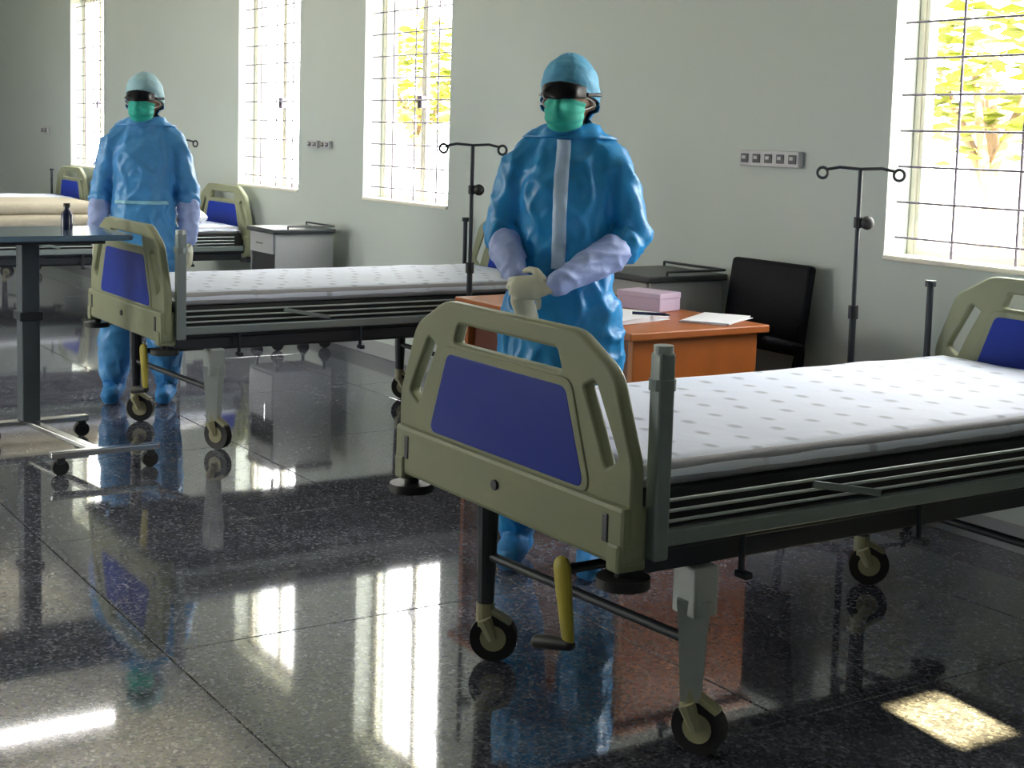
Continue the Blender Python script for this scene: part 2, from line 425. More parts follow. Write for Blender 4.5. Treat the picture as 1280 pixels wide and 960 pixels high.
# ---------------------------------------------------------------- outside
g = MB().box(-40, 25, YF+WT, 45, -.6, -.5).box(-40, 25, -30, YB-WT, -.6, -.5).build('ground_outside', 'grass'); tag(g, kind='structure')
def leafy(name, loc, hgt, rad, label, n=420, m='leaf_lime'):
    o = empty(name, loc); tag(o, label, 'tree', 'trees outside the windows')
    mb = MB().tube([(0, 0, -.02), (.05, .03, hgt*.35), (-.04, .02, hgt*.7)], [.11, .08, .04], 10)
    for k in range(5):
        a = k*1.26; mb.tube([(0, 0, hgt*.45), (rad*.5*math.cos(a), rad*.5*math.sin(a), hgt*.7)], [.05, .02], 8)
    mb.build('trunk', 'bark', o)
    mb = MB(); bm = mb.bm
    for k in range(n):
        v = Vector((random.gauss(0, 1), random.gauss(0, 1), random.gauss(0, 1))).normalized()*rad*random.uniform(.45, 1)
        c = Vector((v.x, v.y, v.z*1.1+hgt*.72)); s_ = random.uniform(.08, .17)
        q = Matrix.Rotation(random.uniform(0, 6.28), 3, 'Z') @ Matrix.Rotation(random.uniform(-1, 1), 3, 'X')
        vs = [bm.verts.new(c+q @ Vector(p)*s_) for p in ((-1, 0, 0), (0, -.45, .08), (1, 0, 0), (0, .45, .08))]
        bm.faces.new(vs)
    me = bpy.data.meshes.new('foliage'); bm.to_mesh(me); bm.free()
    link('foliage', me, m, o)
leafy('garden_tree', (-17.0, 9.5, -.5), 3.8, .8, 'lime green tree outside, seen through the window between the two people')
leafy('garden_tree', (-7.7, 9.5, -.5), 3.7, .85, 'yellow green tree outside, seen through the barred window by the nearest bed')
hb_ = empty('garden_shed', (-6.6, 13.0, -.5)); tag(hb_, 'long low shed with lilac fascia outside the barred window by the wooden desk', 'building')
boxo('shed_wall', 'strap_white', hb_, -3.5, 3.5, -.8, 1.2, 0, 1.9)
boxo('shed_roof', 'neighbour_roof', hb_, -3.7, 3.7, -.95, 1.4, 2.26, 2.32)
boxo('fascia', 'neighbour_wall', hb_, -3.7, 3.7, -1.0, -.95, 1.93, 2.30)
for x in (-2, 0, 2): boxo('shed_window', 'locker_grey', hb_, x-.5, x+.5, -.83, -.79, .7, 1.6)

# ---------------------------------------------------------------- hospital bed
def rpoly(pts, n=5):
    """polygon with rounded corners; pts (x,y,r)"""
    out = []; N = len(pts)
    for i in range(N):
        p = Vector(pts[i][:2]); r = pts[i][2]; a = Vector(pts[i-1][:2])-p; b = Vector(pts[(i+1) % N][:2])-p
        if r <= 0: out.append(p); continue
        la, lb = a.length, b.length; a.normalize(); b.normalize()
        th = a.angle(b); t = min(r/math.tan(th/2), la*.48, lb*.48)
        p0, p1 = p+a*t, p+b*t
        for k in range(n+1):
            s = k/n; out.append(p0*(1-s)**2+p*2*s*(1-s)+p1*s*s)
    return out
def plate(name, loops, thick, bev, y=0):
    """flat board in the XZ plane with holes, bevelled edges"""
    cu = bpy.data.curves.new(name, 'CURVE'); cu.dimensions = '2D'; cu.fill_mode = 'BOTH'; cu.extrude = thick/2-bev; cu.bevel_depth = bev; cu.bevel_resolution = 2
    for lp in loops:
        sp = cu.splines.new('POLY'); sp.points.add(len(lp)-1); sp.use_cyclic_u = True
        for q, p in zip(sp.points, lp): q.co = (p[0], p[1], 0, 1)
    o = bpy.data.objects.new('tmp', cu); C.objects.link(o)
    dg = bpy.context.evaluated_depsgraph_get(); dg.update()
    me = bpy.data.meshes.new_from_object(o.evaluated_get(dg)); bpy.data.objects.remove(o); bpy.data.curves.remove(cu)
    me.transform(Matrix.Translation((0, y, 0)) @ Matrix.Rotation(PI/2, 4, 'X'))
    shade(me, 35); me.name = name
    return me
BW, BL = .53, 2.2
sym = lambda L: L+[(-x, z, r) for x, z, r in reversed(L)]
outer = rpoly(sym([(BW-.005, .53, .03), (BW-.005, .73, .12), (.445, .925, .10), (.30, 1.0, .12)]), 6)
top_slot = rpoly(sym([(.262, .893, .02), (.232, .963, .025)]))
side_slot = lambda s: rpoly([(s*.328, .885, .015), (s*.385, .915, .025), (s*.492, .735, .025), (s*.430, .695, .02), (s*.383, .79, .015)])
BOARD = plate('board', [outer, top_slot, side_slot(1), side_slot(-1)], .036, .009)
PANEL = plate('panel', [rpoly(sym([(.355, .650, .02), (.270, .868, .03)]))], .046, .005)
RIM = plate('rim', [rpoly(sym([(.380, .640, .03), (.290, .888, .04)])), rpoly(sym([(.357, .648, .02), (.272, .870, .03)]))], .044, .004)
def board(bed, name, y, s):
    o = link(name, BOARD.copy(), 'abs_cream', bed); o.location = (0, y, 0)
    link('panel_rim', RIM, 'abs_cream', o)
    link('blue_panel', PANEL, 'abs_blue', o)
    mb = MB().box(-BW, BW, -.034, .034, .502, .640, bev=.012)
    mb.build('lower_band', 'abs_cream', o)
    for k in (-1, 1):
        MB().box(k*.462-.011, k*.462+.011, -.037, .037, .55, .615, bev=.003).build('notch', 'pedal_yellow' if False else 'steel_dark', o)
        MB().box(k*.497-.024, k*.497+.024, -.040, .040, .488, .555, bev=.008).build('corner_cap', 'abs_cream', o)
    MB().cyl((0, -.040, .578), (0, .040, .578), .013, 14).build('screw_button', 'steel_dark', o)
    return o
def caster(leg, x, y, z0, ang, wr=.066):
    c, s = math.cos(ang), math.sin(ang)
    d = Vector((c, s, 0)); nrm = Vector((-s, c, 0)); ctr = Vector((x, y, wr+.002))+d*.025
    o = empty('caster', (0, 0, 0)); o.parent = leg
    MB().cyl(ctr-nrm*.017, ctr+nrm*.017, wr, 22).build('wheel', 'rubber_black', o)
    o2 = MB().cyl(ctr-nrm*.021, ctr+nrm*.021, wr*.55, 18)
    for k in (-1, 1):
        o2.tube([Vector((x, y, z0-.01))+nrm*k*.026, ctr+nrm*k*.026], [.022, .014], 8)
    o2.cyl((x, y, z0-.035), (x, y, z0+.03), .026, 14)
    o2.build('fork', 'caster_cream', o)
    MB().box(-.03, .05, -.018, .018, -.008, .008, bev=.004, mtx=Matrix.Translation((x+c*.03-nrm.x*.0, y+s*.03, z0+.0)) @ Matrix.Rotation(ang, 4, 'Z') @ Matrix.Rotation(.5, 4, 'Y')).build('brake', 'caster_cream', o)

OFF = .085   # undercarriage sits a little to one side of the boards
def make_bed(name='hospital_bed'):
    t = empty(name)
    board(t, 'footboard', 0, 1); board(t, 'headboard', BL, -1)
    # main frame
    mb = MB()
    for sx in (-1, 1): mb.box(sx*.475-.02, sx*.475+.02, .03, BL-.03, .515, .57, bev=.006)
    for yy in (.06, .62, 1.15, 1.65, BL-.06): mb.box(-.455, .455, yy-.02, yy+.02, .51, .555, bev=.004)
    mb.build('frame', 'steel_dark', t)
    mb = MB()
    for sx in (-1, 1): mb.box(sx*.455-.02, sx*.455+.02, .05, BL-.05, .462, .513, bev=.004)
    mb.build('under_rail', 'steel_dark', t)
    # mattress deck of steel slats
    mb = MB()
    mb.box(-.449, .449, .05, BL-.05, .60, .6535)
    mb.build('deck', 'deck_dark', t)
    slat = MB().box(-.44, .44, -.04, .04, .5705, .5995, bev=.004).mesh('deck_slat'); slat.materials.append(MATS['deck_dark'])
    for k in range(13):
        q = bpy.data.objects.new('deck_slat', slat); C.objects.link(q); q.parent = t; q.location = (0, .18+k*.155, 0)
    for sx in (-1, 1): MB().box(sx*.462-.012, sx*.462+.012, .05, BL-.05, .571, .6535).build('deck_shade', 'shade_black', t)  # black backing added to paint the shade between the rail bars
    # folded side rails
    for sx in (-1, 1):
        sr = empty('side_rail'); sr.parent = t; X = sx*.505
        for zz, rr in ((.588, .0042), (.612, .0042), (.637, .0042)):
            MB().cyl((X, .07, zz), (X, BL-.12, zz), rr, 10).build('rail_bar', 'steel_light', sr, True)
        for k, yy in enumerate((.55, 1.55)):
            MB().box(X-.004+sx*.010, X+.004+sx*.010, yy, yy+.24, -.009, .009, bev=.002,
                     mtx=Matrix.Translation((0, 0, .605+.0)) @ Matrix.Translation((0, yy+.12, 0)) @ Matrix.Rotation(-.20, 4, 'X') @ Matrix.Translation((0, -yy-.12, 0))).build('fold_link', 'steel_grey', sr)
        MB().box(X-.012, X+.012, .05, BL-.05, .532, .570, bev=.005).build('rail_base', 'steel_grey', sr)
        for yy in (.34, .95, 1.75):
            kb = MB().cyl((X, yy, .535), (X, yy, .44), .008, 8).box(X-.012, X+.03, yy-.012, yy+.012, .425, .443, bev=.004)
            kb.build('release_latch', 'steel_dark', sr)
    # upright posts at diagonal corners
    p = MB().box(.535-.021, .535+.021, .034, .076, .515, .985, bev=.007).build('corner_post', 'steel_grey', t)
    MB().cyl((.535, .055, .98), (.535, .055, 1.0), .0225, 16).build('post_cap', 'steel_light', p)
    MB().cyl((.535, .055, .9), (.535, .055, .925), .0305, 16).build('post_collar', 'steel_grey', p)
    p = MB().cyl((-.535, BL-.055, .515), (-.535, BL-.055, .955), .012, 12).build('corner_post', 'steel_dark', t, True)
    MB().cyl((-.535, BL-.055, .95), (-.535, BL-.055, .972), .020, 14).build('post_cap', 'steel_dark', p)
    # legs
    for sx, yy in ((1, .24), (-1, .13), (1, 1.68), (-1, 1.60)):
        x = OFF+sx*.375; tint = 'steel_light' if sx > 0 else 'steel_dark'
        lg = MB()
        if sx > 0:
            lg.box(x-.042, x+.042, yy-.036, yy+.036, .34, .462, bev=.006)
            lg.tube([(x, yy, .38), (x, yy, .30), (x, yy, .13)], [.056, .046, .034], 4)
        else:
            lg.tube([(x, yy, .462), (x, yy, .30), (x, yy, .13)], [.032, .028, .022], 12)
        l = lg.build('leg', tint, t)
        caster(l, x, yy, .135, {(1, .24): .5, (-1, .13): 0.9, (1, 1.68): 1.2, (-1, 1.60): .9}[(sx, yy)])
    for yy in (.20, 1.64):
        a = .24 if yy < 1 else 1.68; b = .13 if yy < 1 else 1.60
        MB().cyl((OFF-.375, b, .30), (OFF+.375, a, .27), .013, 10).build('stretcher', 'steel_dark', t, True)
    for sx in (-1, 1):
        MB().cyl((OFF+sx*.30, .30, .455), (OFF+sx*.30, 1.6, .455), .014, 10).build('crank_rod', 'steel_dark', t, True)
    # bumpers under the board corners
    for sx in (-1, 1):
        for yy in (0, BL):
            b = MB().cyl((sx*.49, yy, .45), (sx*.49, yy, .473), .062, 24).cyl((sx*.49, yy, .445), (sx*.49, yy, .489), .02, 12)
            b.build('bumper', 'rubber_black', t, True)
    # crank handle folded down at the foot end
    cr = empty('crank'); cr.parent = t
    MB().cyl((.30, .30, .44), (.30, -.02, .44), .012, 10).build('crank_shaft', 'steel_dark', cr, True)
    MB().tube([(.295, -.03, .445), (.305, -.03, .39), (.335, -.035, .285)], [.028, .026, .020], 10, round_=True, flat=((0, 1, 0), .6)).build('crank_arm', 'pedal_yellow', cr, True)
    MB().tube([(.34, -.035, .272), (.25, -.06, .256)], [.015, .018], 12, round_=True).build('crank_grip', 'rubber_black', cr, True)
    return t
def make_mattress():
    t = empty('mattress')
    body = MB().box(-.46, .46, .06, BL-.06, .6545, .712, bev=.02, segs=4).build('mattress_body', 'mattress_side', t, True)
    sh = bmesh.new()
    nx, ny = 28, 60; V = {}
    for i in range(nx+1):
        for j in range(ny+1):
            u, v = -1+2*i/nx, -1+2*j/ny
            x, y = u*.466, BL/2+v*(BL/2-.054); e = max(abs(u), abs(v))
            # rounded drop at the rims
            dx = max(0, abs(x)-.442); dy = max(0, abs(y-BL/2)-(BL/2-.08)); dd = math.hypot(dx, dy)
            z = .7165-(.0 if dd <= 0 else .9*dd*dd/.02)+.004*noise.noise(Vector((x*5, y*5, 1)))
            if dd > 0: z = min(z, .7165-.9*dd)
            V[i, j] = sh.verts.new((x, y, z))
    for i in range(nx):
        for j in range(ny): sh.faces.new((V[i, j], V[i+1, j], V[i+1, j+1], V[i, j+1]))
    rim = [V[i, 0] for i in range(nx+1)]+[V[nx, j] for j in range(1, ny+1)]+[V[i, ny] for i in range(nx-1, -1, -1)]+[V[0, j] for j in range(ny-1, 0, -1)]
    low = []
    for v in rim:
        low.append(sh.verts.new((v.co.x*1.004, BL/2+(v.co.y-BL/2)*1.001, .678+.006*noise.noise(v.co*9))))
    n = len(rim)
    for k in range(n): sh.faces.new((rim[k], low[k], low[(k+1) % n], rim[(k+1) % n]))
    bmesh.ops.recalc_face_normals(sh, faces=sh.faces)
    me = bpy.data.meshes.new('bed_sheet'); sh.to_mesh(me); sh.free()
    link('bed_sheet', me, 'sheet_print', t, True)
    return t
bed0 = make_bed(); mat0 = make_mattress()
spots = [((-3.0, 1.95), 'hospital bed with blue panelled boards beside the wooden desk', 'white mattress with small printed marks on the bed beside the wooden desk'),
         ((-6.60, 2.16), 'hospital bed with blue panelled boards next to the wheeled overbed table', 'white mattress on the bed with the overbed table at its foot'),
         ((-10.68, 2.05), 'hospital bed with a folded cream blanket on it, behind the person with belted gown', 'white mattress lying under the folded cream blanket'),
         ((-14.78, 2.05), 'hospital bed by the window closest to the dark end door', 'white mattress on the bed closest to the dark end door')]
for i, ((x, y), lb, lm) in enumerate(spots):
    b = bed0 if i == 0 else copy_tree(bed0); m_ = mat0 if i == 0 else copy_tree(mat0)
    b.location = (x, y, 0); m_.location = (x, y, 0)
    tag(b, lb, 'bed', 'ward beds along the window wall'); tag(m_, lm, 'mattress', 'mattresses on the ward beds')

# blanket roll and pillow on the third bed
def soft(name, size, m, label, cat, loc, folds=1, rz=0):
    o = empty(name, loc, rz); tag(o, label, cat)
    for k in range(folds):
        mb = MB(); sx, sy, sz = size; f = 1-.04*k
        if folds > 1:
            mb.box(-sx/2*f, sx/2*f, -sy/2*f, sy/2*f, k*sz+.001, (k+1)*sz-.001, bev=sz*.46, segs=5)
            bmesh.ops.subdivide_edges(mb.bm, edges=[e for e in mb.bm.edges if e.calc_length() > .3], cuts=7, use_grid_fill=True)
            for v in mb.bm.verts: v.co.x += .02*noise.noise(v.co*4+Vector((k, 0, 0))); v.co.y += .02*noise.noise(v.co*3+Vector((0, k, 5)))
            mb.build('fold', m, o, True); continue
        mb.ell((random.uniform(-.01, .01), random.uniform(-.02, .02), (k+.5)*sz), (sx/2*f, sy/2*f, sz*.62), 24)
        for v in mb.bm.verts:
            p = v.co; zc = (k+.5)*sz
            # super-ellipse: squarer cushion
            q = Vector((p.x/(sx/2), p.y/(sy/2), 0)); r = max(abs(q.x), abs(q.y)); l = q.length
            if r > 1e-4: kx = 1+(l/r-1)*.75; p.x *= kx; p.y *= kx
            p.z += .012*noise.noise(Vector((p.x*8, p.y*8, k)))
        for v in mb.bm.verts: v.co.z = max(v.co.z, .002)
        mb.build('fold' if folds > 1 else 'cushion', m, o, True)
        if folds == 1: pass
    return o
soft('folded_blanket', (.86, 1.05, .085), 'blanket_cream', 'folded cream blanket stacked in two layers on a bed', 'blanket', (-10.68, 2.66, .722), 2)
soft('pillow', (.50, .36, .11), 'pillow_white', 'plump white pillow at the head of the blanket bed', 'pillow', (-10.55, 3.85, .722), 1)

# ---------------------------------------------------------------- overbed table
t = empty('overbed_table', (-6.64, 1.71, 0), 0); tag(t, 'wheeled overbed table with dark glossy top and single post', 'table')
tp = MB(); tp.prism(rpoly([(-.20, -.48, .05), (.40, -.48, .05), (.40, .365, .05), (-.20, .365, .05)]), .943, .968, bev=.005)
top = tp.build('table_top', 'table_top', t)
MB().box(-.10, .30, -.36, .26, .923, .943).build('top_tray', 'steel_dark', t)
MB().box(-.05, .05, -.04, .04, .10, .923, bev=.006).build('column', 'slate', t)
MB().box(-.062, .062, -.052, .052, .56, .60, bev=.005).build('column_sleeve', 'steel_dark', t)
MB().box(.02, .70, -.022, .022, .076, .10, bev=.006, mtx=Matrix.Rotation(.14, 4, 'Z')).build('base_arm', 'chrome', t)
MB().box(.69, .735, -.10, .36, .075, .102, bev=.006).build('base_bar', 'chrome', t)
MB().box(-.03, .015, -.20, .27, .075, .102, bev=.006).build('base_bar', 'chrome', t)
for cx, cy in [(.712, -.06), (.712, .32), (-.008, -.16), (-.008, .24)]:
    k = empty('caster'); k.parent = t
    MB().cyl((cx-.014, cy, .035), (cx+.014, cy, .035), .034, 18).build('wheel', 'rubber_black', k, True)
    MB().box(cx-.021, cx+.021, cy-.018, cy+.018, .05, .076, bev=.004).build('fork', 'steel_dark', k)

bt = empty('bottle', (-6.62, 1.88, .969)); tag(bt, 'small dark navy bottle on the overbed table', 'bottle')
MB().loft([(0, 0, 0, .026, .026), (0, 0, .07, .026, .026), (0, 0, .09, .012, .012), (0, 0, .10, .012, .012)], 18).build('bottle_body', 'bottle_navy', bt, True)
MB().cyl((0, 0, .10), (0, 0, .118), .015, 16).build('bottle_cap', 'rubber_black', bt)

# ---------------------------------------------------------------- drip stands
def iv(name, x, y, h, rz, label):
    o = empty(name, (x, y, 0), rz); tag(o, label, 'drip stand', 'drip stands beside the beds')
    MB().cyl((0, 0, .09), (0, 0, h*.62), .013, 12).build('lower_pole', 'steel_dark', o, True)
    MB().cyl((0, 0, h*.60), (0, 0, h), .009, 12).build('upper_pole', 'steel_dark', o, True)
    MB().cyl((0, 0, h*.6-.02), (0, 0, h*.6+.03), .019, 14).build('pole_collar', 'rubber_black', o, True)
    kn = MB().ell((.035, 0, h-.20), (.026, .022, .026), 14).cyl((0, 0, h-.22), (0, 0, h-.18), .016, 12)
    kn.build('clamp_knob', 'rubber_black', o, True)
    MB().tube([(-.13, 0, h-.005), (-.08, 0, h+.005), (0, 0, h), (.08, 0, h+.005), (.13, 0, h-.005)], .006, 8).build('hook_bar', 'steel_dark', o, True)
    for s in (-1, 1): MB().torus((s*.145, 0, h-.018), (0, 1, 0), .020, .006).build('hook', 'steel_dark', o, True)
    for k in range(5):
        a = k*2*PI/5+.3; d = Vector((math.cos(a), math.sin(a), 0))
        l = MB().tube([Vector((0, 0, .10)), d*.10+Vector((0, 0, .085)), d*.24+Vector((0, 0, .06))], [.014, .012, .010], 8).build('base_leg', 'steel_dark', o, True)
        n = Vector((-d.y, d.x, 0)); c = d*.24+Vector((0, 0, .026))
        MB().cyl(c-n*.009, c+n*.009, .025, 14).build('wheel', 'rubber_black', l, True)
iv('drip_stand', -3.86, 4.05, 1.36, R_(28), 'low drip stand with two ring hooks between the black chair and the barred window')
iv('drip_stand', -5.62, 3.42, 1.40, R_(35), 'drip stand at the near side of the bed with the overbed table')
iv('drip_stand', -9.62, 3.50, 1.35, R_(28), 'drip stand behind the person with belted gown')

# ---------------------------------------------------------------- desk, papers, chair
dk = empty('desk', (-4.70, 3.50, 0)); tag(dk, 'orange brown wooden desk with closed end panels', 'desk')
MB().box(-.62, .62, -.335, .335, .725, .755, bev=.005).build('desktop', 'wood_orange', dk)
for s in (-1, 1): MB().box(s*.575-.015, s*.575+.015, -.30, .30, .0, .724, bev=.003).build('end_panel', 'wood_orange', dk)
MB().box(-.559, .559, -.27, -.25, .25, .724).build('modesty_panel', 'wood_shaded', dk)
pd = MB().box(.16, .555, -.245, .28, .12, .722).build('drawer_unit', 'wood_shaded', dk)
for k in range(3):
    dr = MB().box(.18, .54, .281, .297, .14+k*.195, .32+k*.195, bev=.003).build('drawer', 'wood_orange', dk)
    MB().cyl((.30, .31, .23+k*.195), (.42, .31, .23+k*.195), .006, 8).build('drawer_handle', 'chrome', dr)
def sheetp(x, y, w_, d_, rz, label, z=.756, n=1):
    o = empty('paper_sheets', (x, y, z), rz); tag(o, label, 'papers', 'papers on the desk')
    for k in range(n):
        a = random.uniform(-.08, .08)
        MB().box(-w_/2, w_/2, -d_/2, d_/2, k*.003, k*.003+.0022, mtx=Matrix.Rotation(a, 4, 'Z')).build('sheet', 'paper', o)
sheetp(-4.44, 3.36, .28, .34, .3, 'thick pile of white sheets on the desk in front of the lilac box', n=7)
sheetp(-4.27, 3.73, .19, .30, .5, 'thin pile of white sheets at the desk edge by the black chair', n=3)
sheetp(-4.98, 3.55, .21, .30, -.2, 'white sheets at the far end of the desk', n=3)
bx = empty('lilac_box', (-4.66, 3.70, .756), .25); tag(bx, 'lilac cardboard box on the desk', 'box')
MB().box(-.11, .11, -.07, .07, 0, .06, bev=.004).build('carton', 'box_lilac', bx)
MB().box(-.112, .112, -.072, .072, .05, .075, bev=.004).build('lid', 'box_lilac', bx)
pn = MB().tube([(-.07, 0, .006), (.055, 0, .006), (.075, 0, .003)], [.006, .006, .002], 10).build('pen', 'bottle_navy', None, True)
pn.location = (-4.33, 3.45, .779); pn.rotation_euler = (0, 0, .8); tag(pn, 'dark pen lying on the pile of white sheets', 'pen')

ch = empty('office_chair', (-4.55, 4.05, 0), 0); tag(ch, 'black office chair tucked between the desk and the wall', 'chair')
bk = MB().box(-.245, .245, -.022, .022, -.19, .19, bev=.02, segs=3, mtx=Matrix.Translation((0, .205, .76)) @ Matrix.Rotation(-.14, 4, 'X')).build('backrest', 'chair_black', ch, True)
MB().box(-.23, .23, -.19, .17, .42, .48, bev=.02, segs=3).build('seat', 'chair_black', ch, True)
for s in (-1, 1):
    MB().tube([(s*.20, .10, .44), (s*.215, .19, .45), (s*.215, .20, .58), (s*.215, .19, .70)], .024, 10, flat=((1, 0, 0), .6)).build('back_support', 'chair_black', ch, True)
    MB().tube([(s*.225, .16, .50), (s*.262, .15, .62), (s*.262, -.04, .66)], .016, 10, round_=True).build('armrest', 'chair_black', ch, True)
    for yy in (-.16, .14):
        MB().tube([(s*.20, yy, .425), (s*.225, yy*1.12, .004)], [.02, .016], 10).build('leg', 'chair_black', ch, True)

# ---------------------------------------------------------------- bedside lockers
def locker(x, y, label, h=.82):
    o = empty('bedside_locker', (x, y, 0)); tag(o, label, 'locker', 'bedside lockers')
    hx, hy = .205, .205
    mb = MB(); b0 = .14
    mb.box(-hx, -hx+.012, -hy, hy, b0, h-.03).box(hx-.012, hx, -hy, hy, b0, h-.03).box(-hx+.012, hx-.012, hy-.012, hy, b0, h-.03)
    mb.box(-hx+.012, hx-.012, -hy, hy-.012, b0, b0+.015)
    mb.build('body', 'locker_grey', o)
    MB().box(-hx+.013, hx-.013, -hy+.02, hy-.013, h-.33, h-.315).box(-hx+.0125, hx-.0125, hy-.02, hy-.0125, b0+.016, h-.032).build('open_shelf', 'shade_black', o)
    dw = MB().box(-hx+.014, hx-.014, -hy-.012, -hy+.006, h-.165, h-.032, bev=.003).build('drawer', 'locker_grey', o)
    MB().cyl((-.05, -hy-.026, h-.10), (.05, -hy-.026, h-.10), .006, 8).build('drawer_handle', 'chrome', dw)
    MB().box(-hx+.0125, hx-.0125, -hy+.012, -hy+.02, h-.33, h-.17).build('shelf_shade', 'shade_black', o)  # black panel stands in for the shade inside the open shelf
    d_ = MB().box(-hx+.014, hx-.014, -hy-.012, -hy+.006, b0+.02, h-.34, bev=.003).build('door', 'locker_grey', o)
    MB().cyl((.12, -hy-.028, .36), (.12, -hy-.028, .46), .006, 8).build('door_handle', 'chrome', d_)
    MB().box(-hx-.02, hx+.02, -hy-.025, hy+.012, h-.028, h, bev=.006).build('top_board', 'locker_top', o)
    MB().cyl((-hx-.01, hy, h+.018), (hx+.01, hy, h+.018), .006, 8).cyl((hx+.01, hy, h+.018), (hx+.01, -hy+.08, h+.018), .006, 8).cyl((hx+.01, -hy+.08, h+.018), (hx+.01, -hy+.08, h-.004), .006, 8).cyl((-hx-.01, hy, h+.018), (-hx-.01, hy, h-.004), .006, 8).build('gallery_rail', 'locker_top', o)
    for sx in (-1, 1):
        for sy in (-1, 1):
            c = MB().cyl((sx*.17, sy*.17, .085), (sx*.17, sy*.17, b0), .012, 8).box(sx*.17-.02, sx*.17+.02, sy*.17-.015, sy*.17+.015, .06, .09)
            c = c.build('caster', 'steel_dark', o)
            MB().cyl((sx*.17-.012, sy*.17, .042), (sx*.17+.012, sy*.17, .042), .041, 16).build('wheel', 'rubber_black', c, True)
locker(-5.10, 4.10, 'grey bedside locker with dark top against the wall behind the desk', .86)
locker(-8.90, 4.02, 'grey bedside locker with open shelf shaded by a black panel, standing clear of the desk', .80)

# ---------------------------------------------------------------- people
def hand(mb, wrist, d, nrm, side, curl, spread=.10, sc=1.0):
    """d: hand direction, nrm: palm normal (palm faces nrm); side +1 puts the thumb on +cross side"""
    d = Vector(d).normalized(); nrm = Vector(nrm); nrm = (nrm-d*nrm.dot(d)).normalized(); s = d.cross(nrm).normalized()*side
    w0 = Vector(wrist); S = sc
    mb.tube([w0-d*.004*S, w0+d*.01*S, w0+d*.045*S, w0+d*.088*S], [.024*S, .030*S, .042*S, .038*S], 14, round_=True, flat=(nrm, .52))
    for k, (off, L, r) in enumerate([(.030, .074, .0095), (.010, .082, .010), (-.011, .076, .0095), (-.030, .060, .0085)]):
        p = w0+d*(.084-.004*abs(k-1.2))*S+s*off*S; a = 0.12*0; dirv = (d+s*off*spread*8).normalized()
        pts = [p-dirv*.02*S, p]; seg = L/3*S
        for j in range(3):
            a = curl*(.55+.45*j)*(1+.06*k); dd = (dirv*math.cos(a)+nrm*math.sin(a)).normalized()
            pts.append(pts[-1]+dd*seg*(1.15-.15*j))
        mb.tube(pts, [r*S*1.05, r*S*1.05, r*S, r*S*.95, r*S*.8], 10, round_=True)
    p = w0+d*.022*S+s*.032*S
    t0 = (s*.75+d*.6+nrm*.35).normalized(); t1 = (s*.25+d*.85+nrm*.55).normalized(); t2 = (d*.8+nrm*.75-s*.1).normalized()
    mb.tube([p-t0*.012*S, p+t0*.03*S, p+t0*.03*S+t1*.03*S, p+t0*.03*S+t1*.03*S+t2*.024*S], [.014*S, .0125*S, .011*S, .0095*S], 10, round_=True)

def bvh_of(me): return BVHTree.FromPolygons([v.co.copy() for v in me.vertices], [tuple(p.vertices) for p in me.polygons])
def shell(name, m, parent, bvhs, ctr, uv, off, thick=.003, nu=32, nv=18, closed=False):
    """patch wrapped over a surface: uv(s,t)->(theta,phi); off(s,t) stand-off"""
    bm = bmesh.new(); ctr = Vector(ctr); G = []
    def cast(dv):
        best = None
        for b in bvhs:
            h = b.ray_cast(ctr+dv*.6, -dv)
            if h[0] is not None:
                r = (h[0]-ctr).length
                best = r if best is None else max(best, r)
        return best or .1
    for layer in (0, 1):
        g = []
        for i in range(nu+1):
            row = []
            for j in range(nv+1):
                s, t_ = i/nu, j/nv; th, ph = uv(s, t_)
                dv = Vector((math.sin(th)*math.cos(ph), -math.cos(th)*math.cos(ph), math.sin(ph)))
                row.append(bm.verts.new(ctr+dv*(cast(dv)+off(s, t_)+(thick if layer else 0))))
            g.append(row)
        G.append(g)
    a, b = G
    for i in range(nu):
        for j in range(nv):
            bm.faces.new((a[i][j], a[i][j+1], a[i+1][j+1], a[i+1][j])); bm.faces.new((b[i][j], b[i+1][j], b[i+1][j+1], b[i][j+1]))
    for i in range(nu):
        for j in (0, nv): bm.faces.new((a[i][j], a[i+1][j], b[i+1][j], b[i][j]))
    for j in range(nv):
        for i in (0, nu): bm.faces.new((a[i][j], a[i][j+1], b[i][j+1], b[i][j]))
    if closed: bmesh.ops.remove_doubles(bm, verts=bm.verts, dist=.0004)
    bmesh.ops.recalc_face_normals(bm, faces=bm.faces)
    me = bpy.data.meshes.new(name); bm.to_mesh(me); bm.free()
    return link(name, me, m, parent, True)

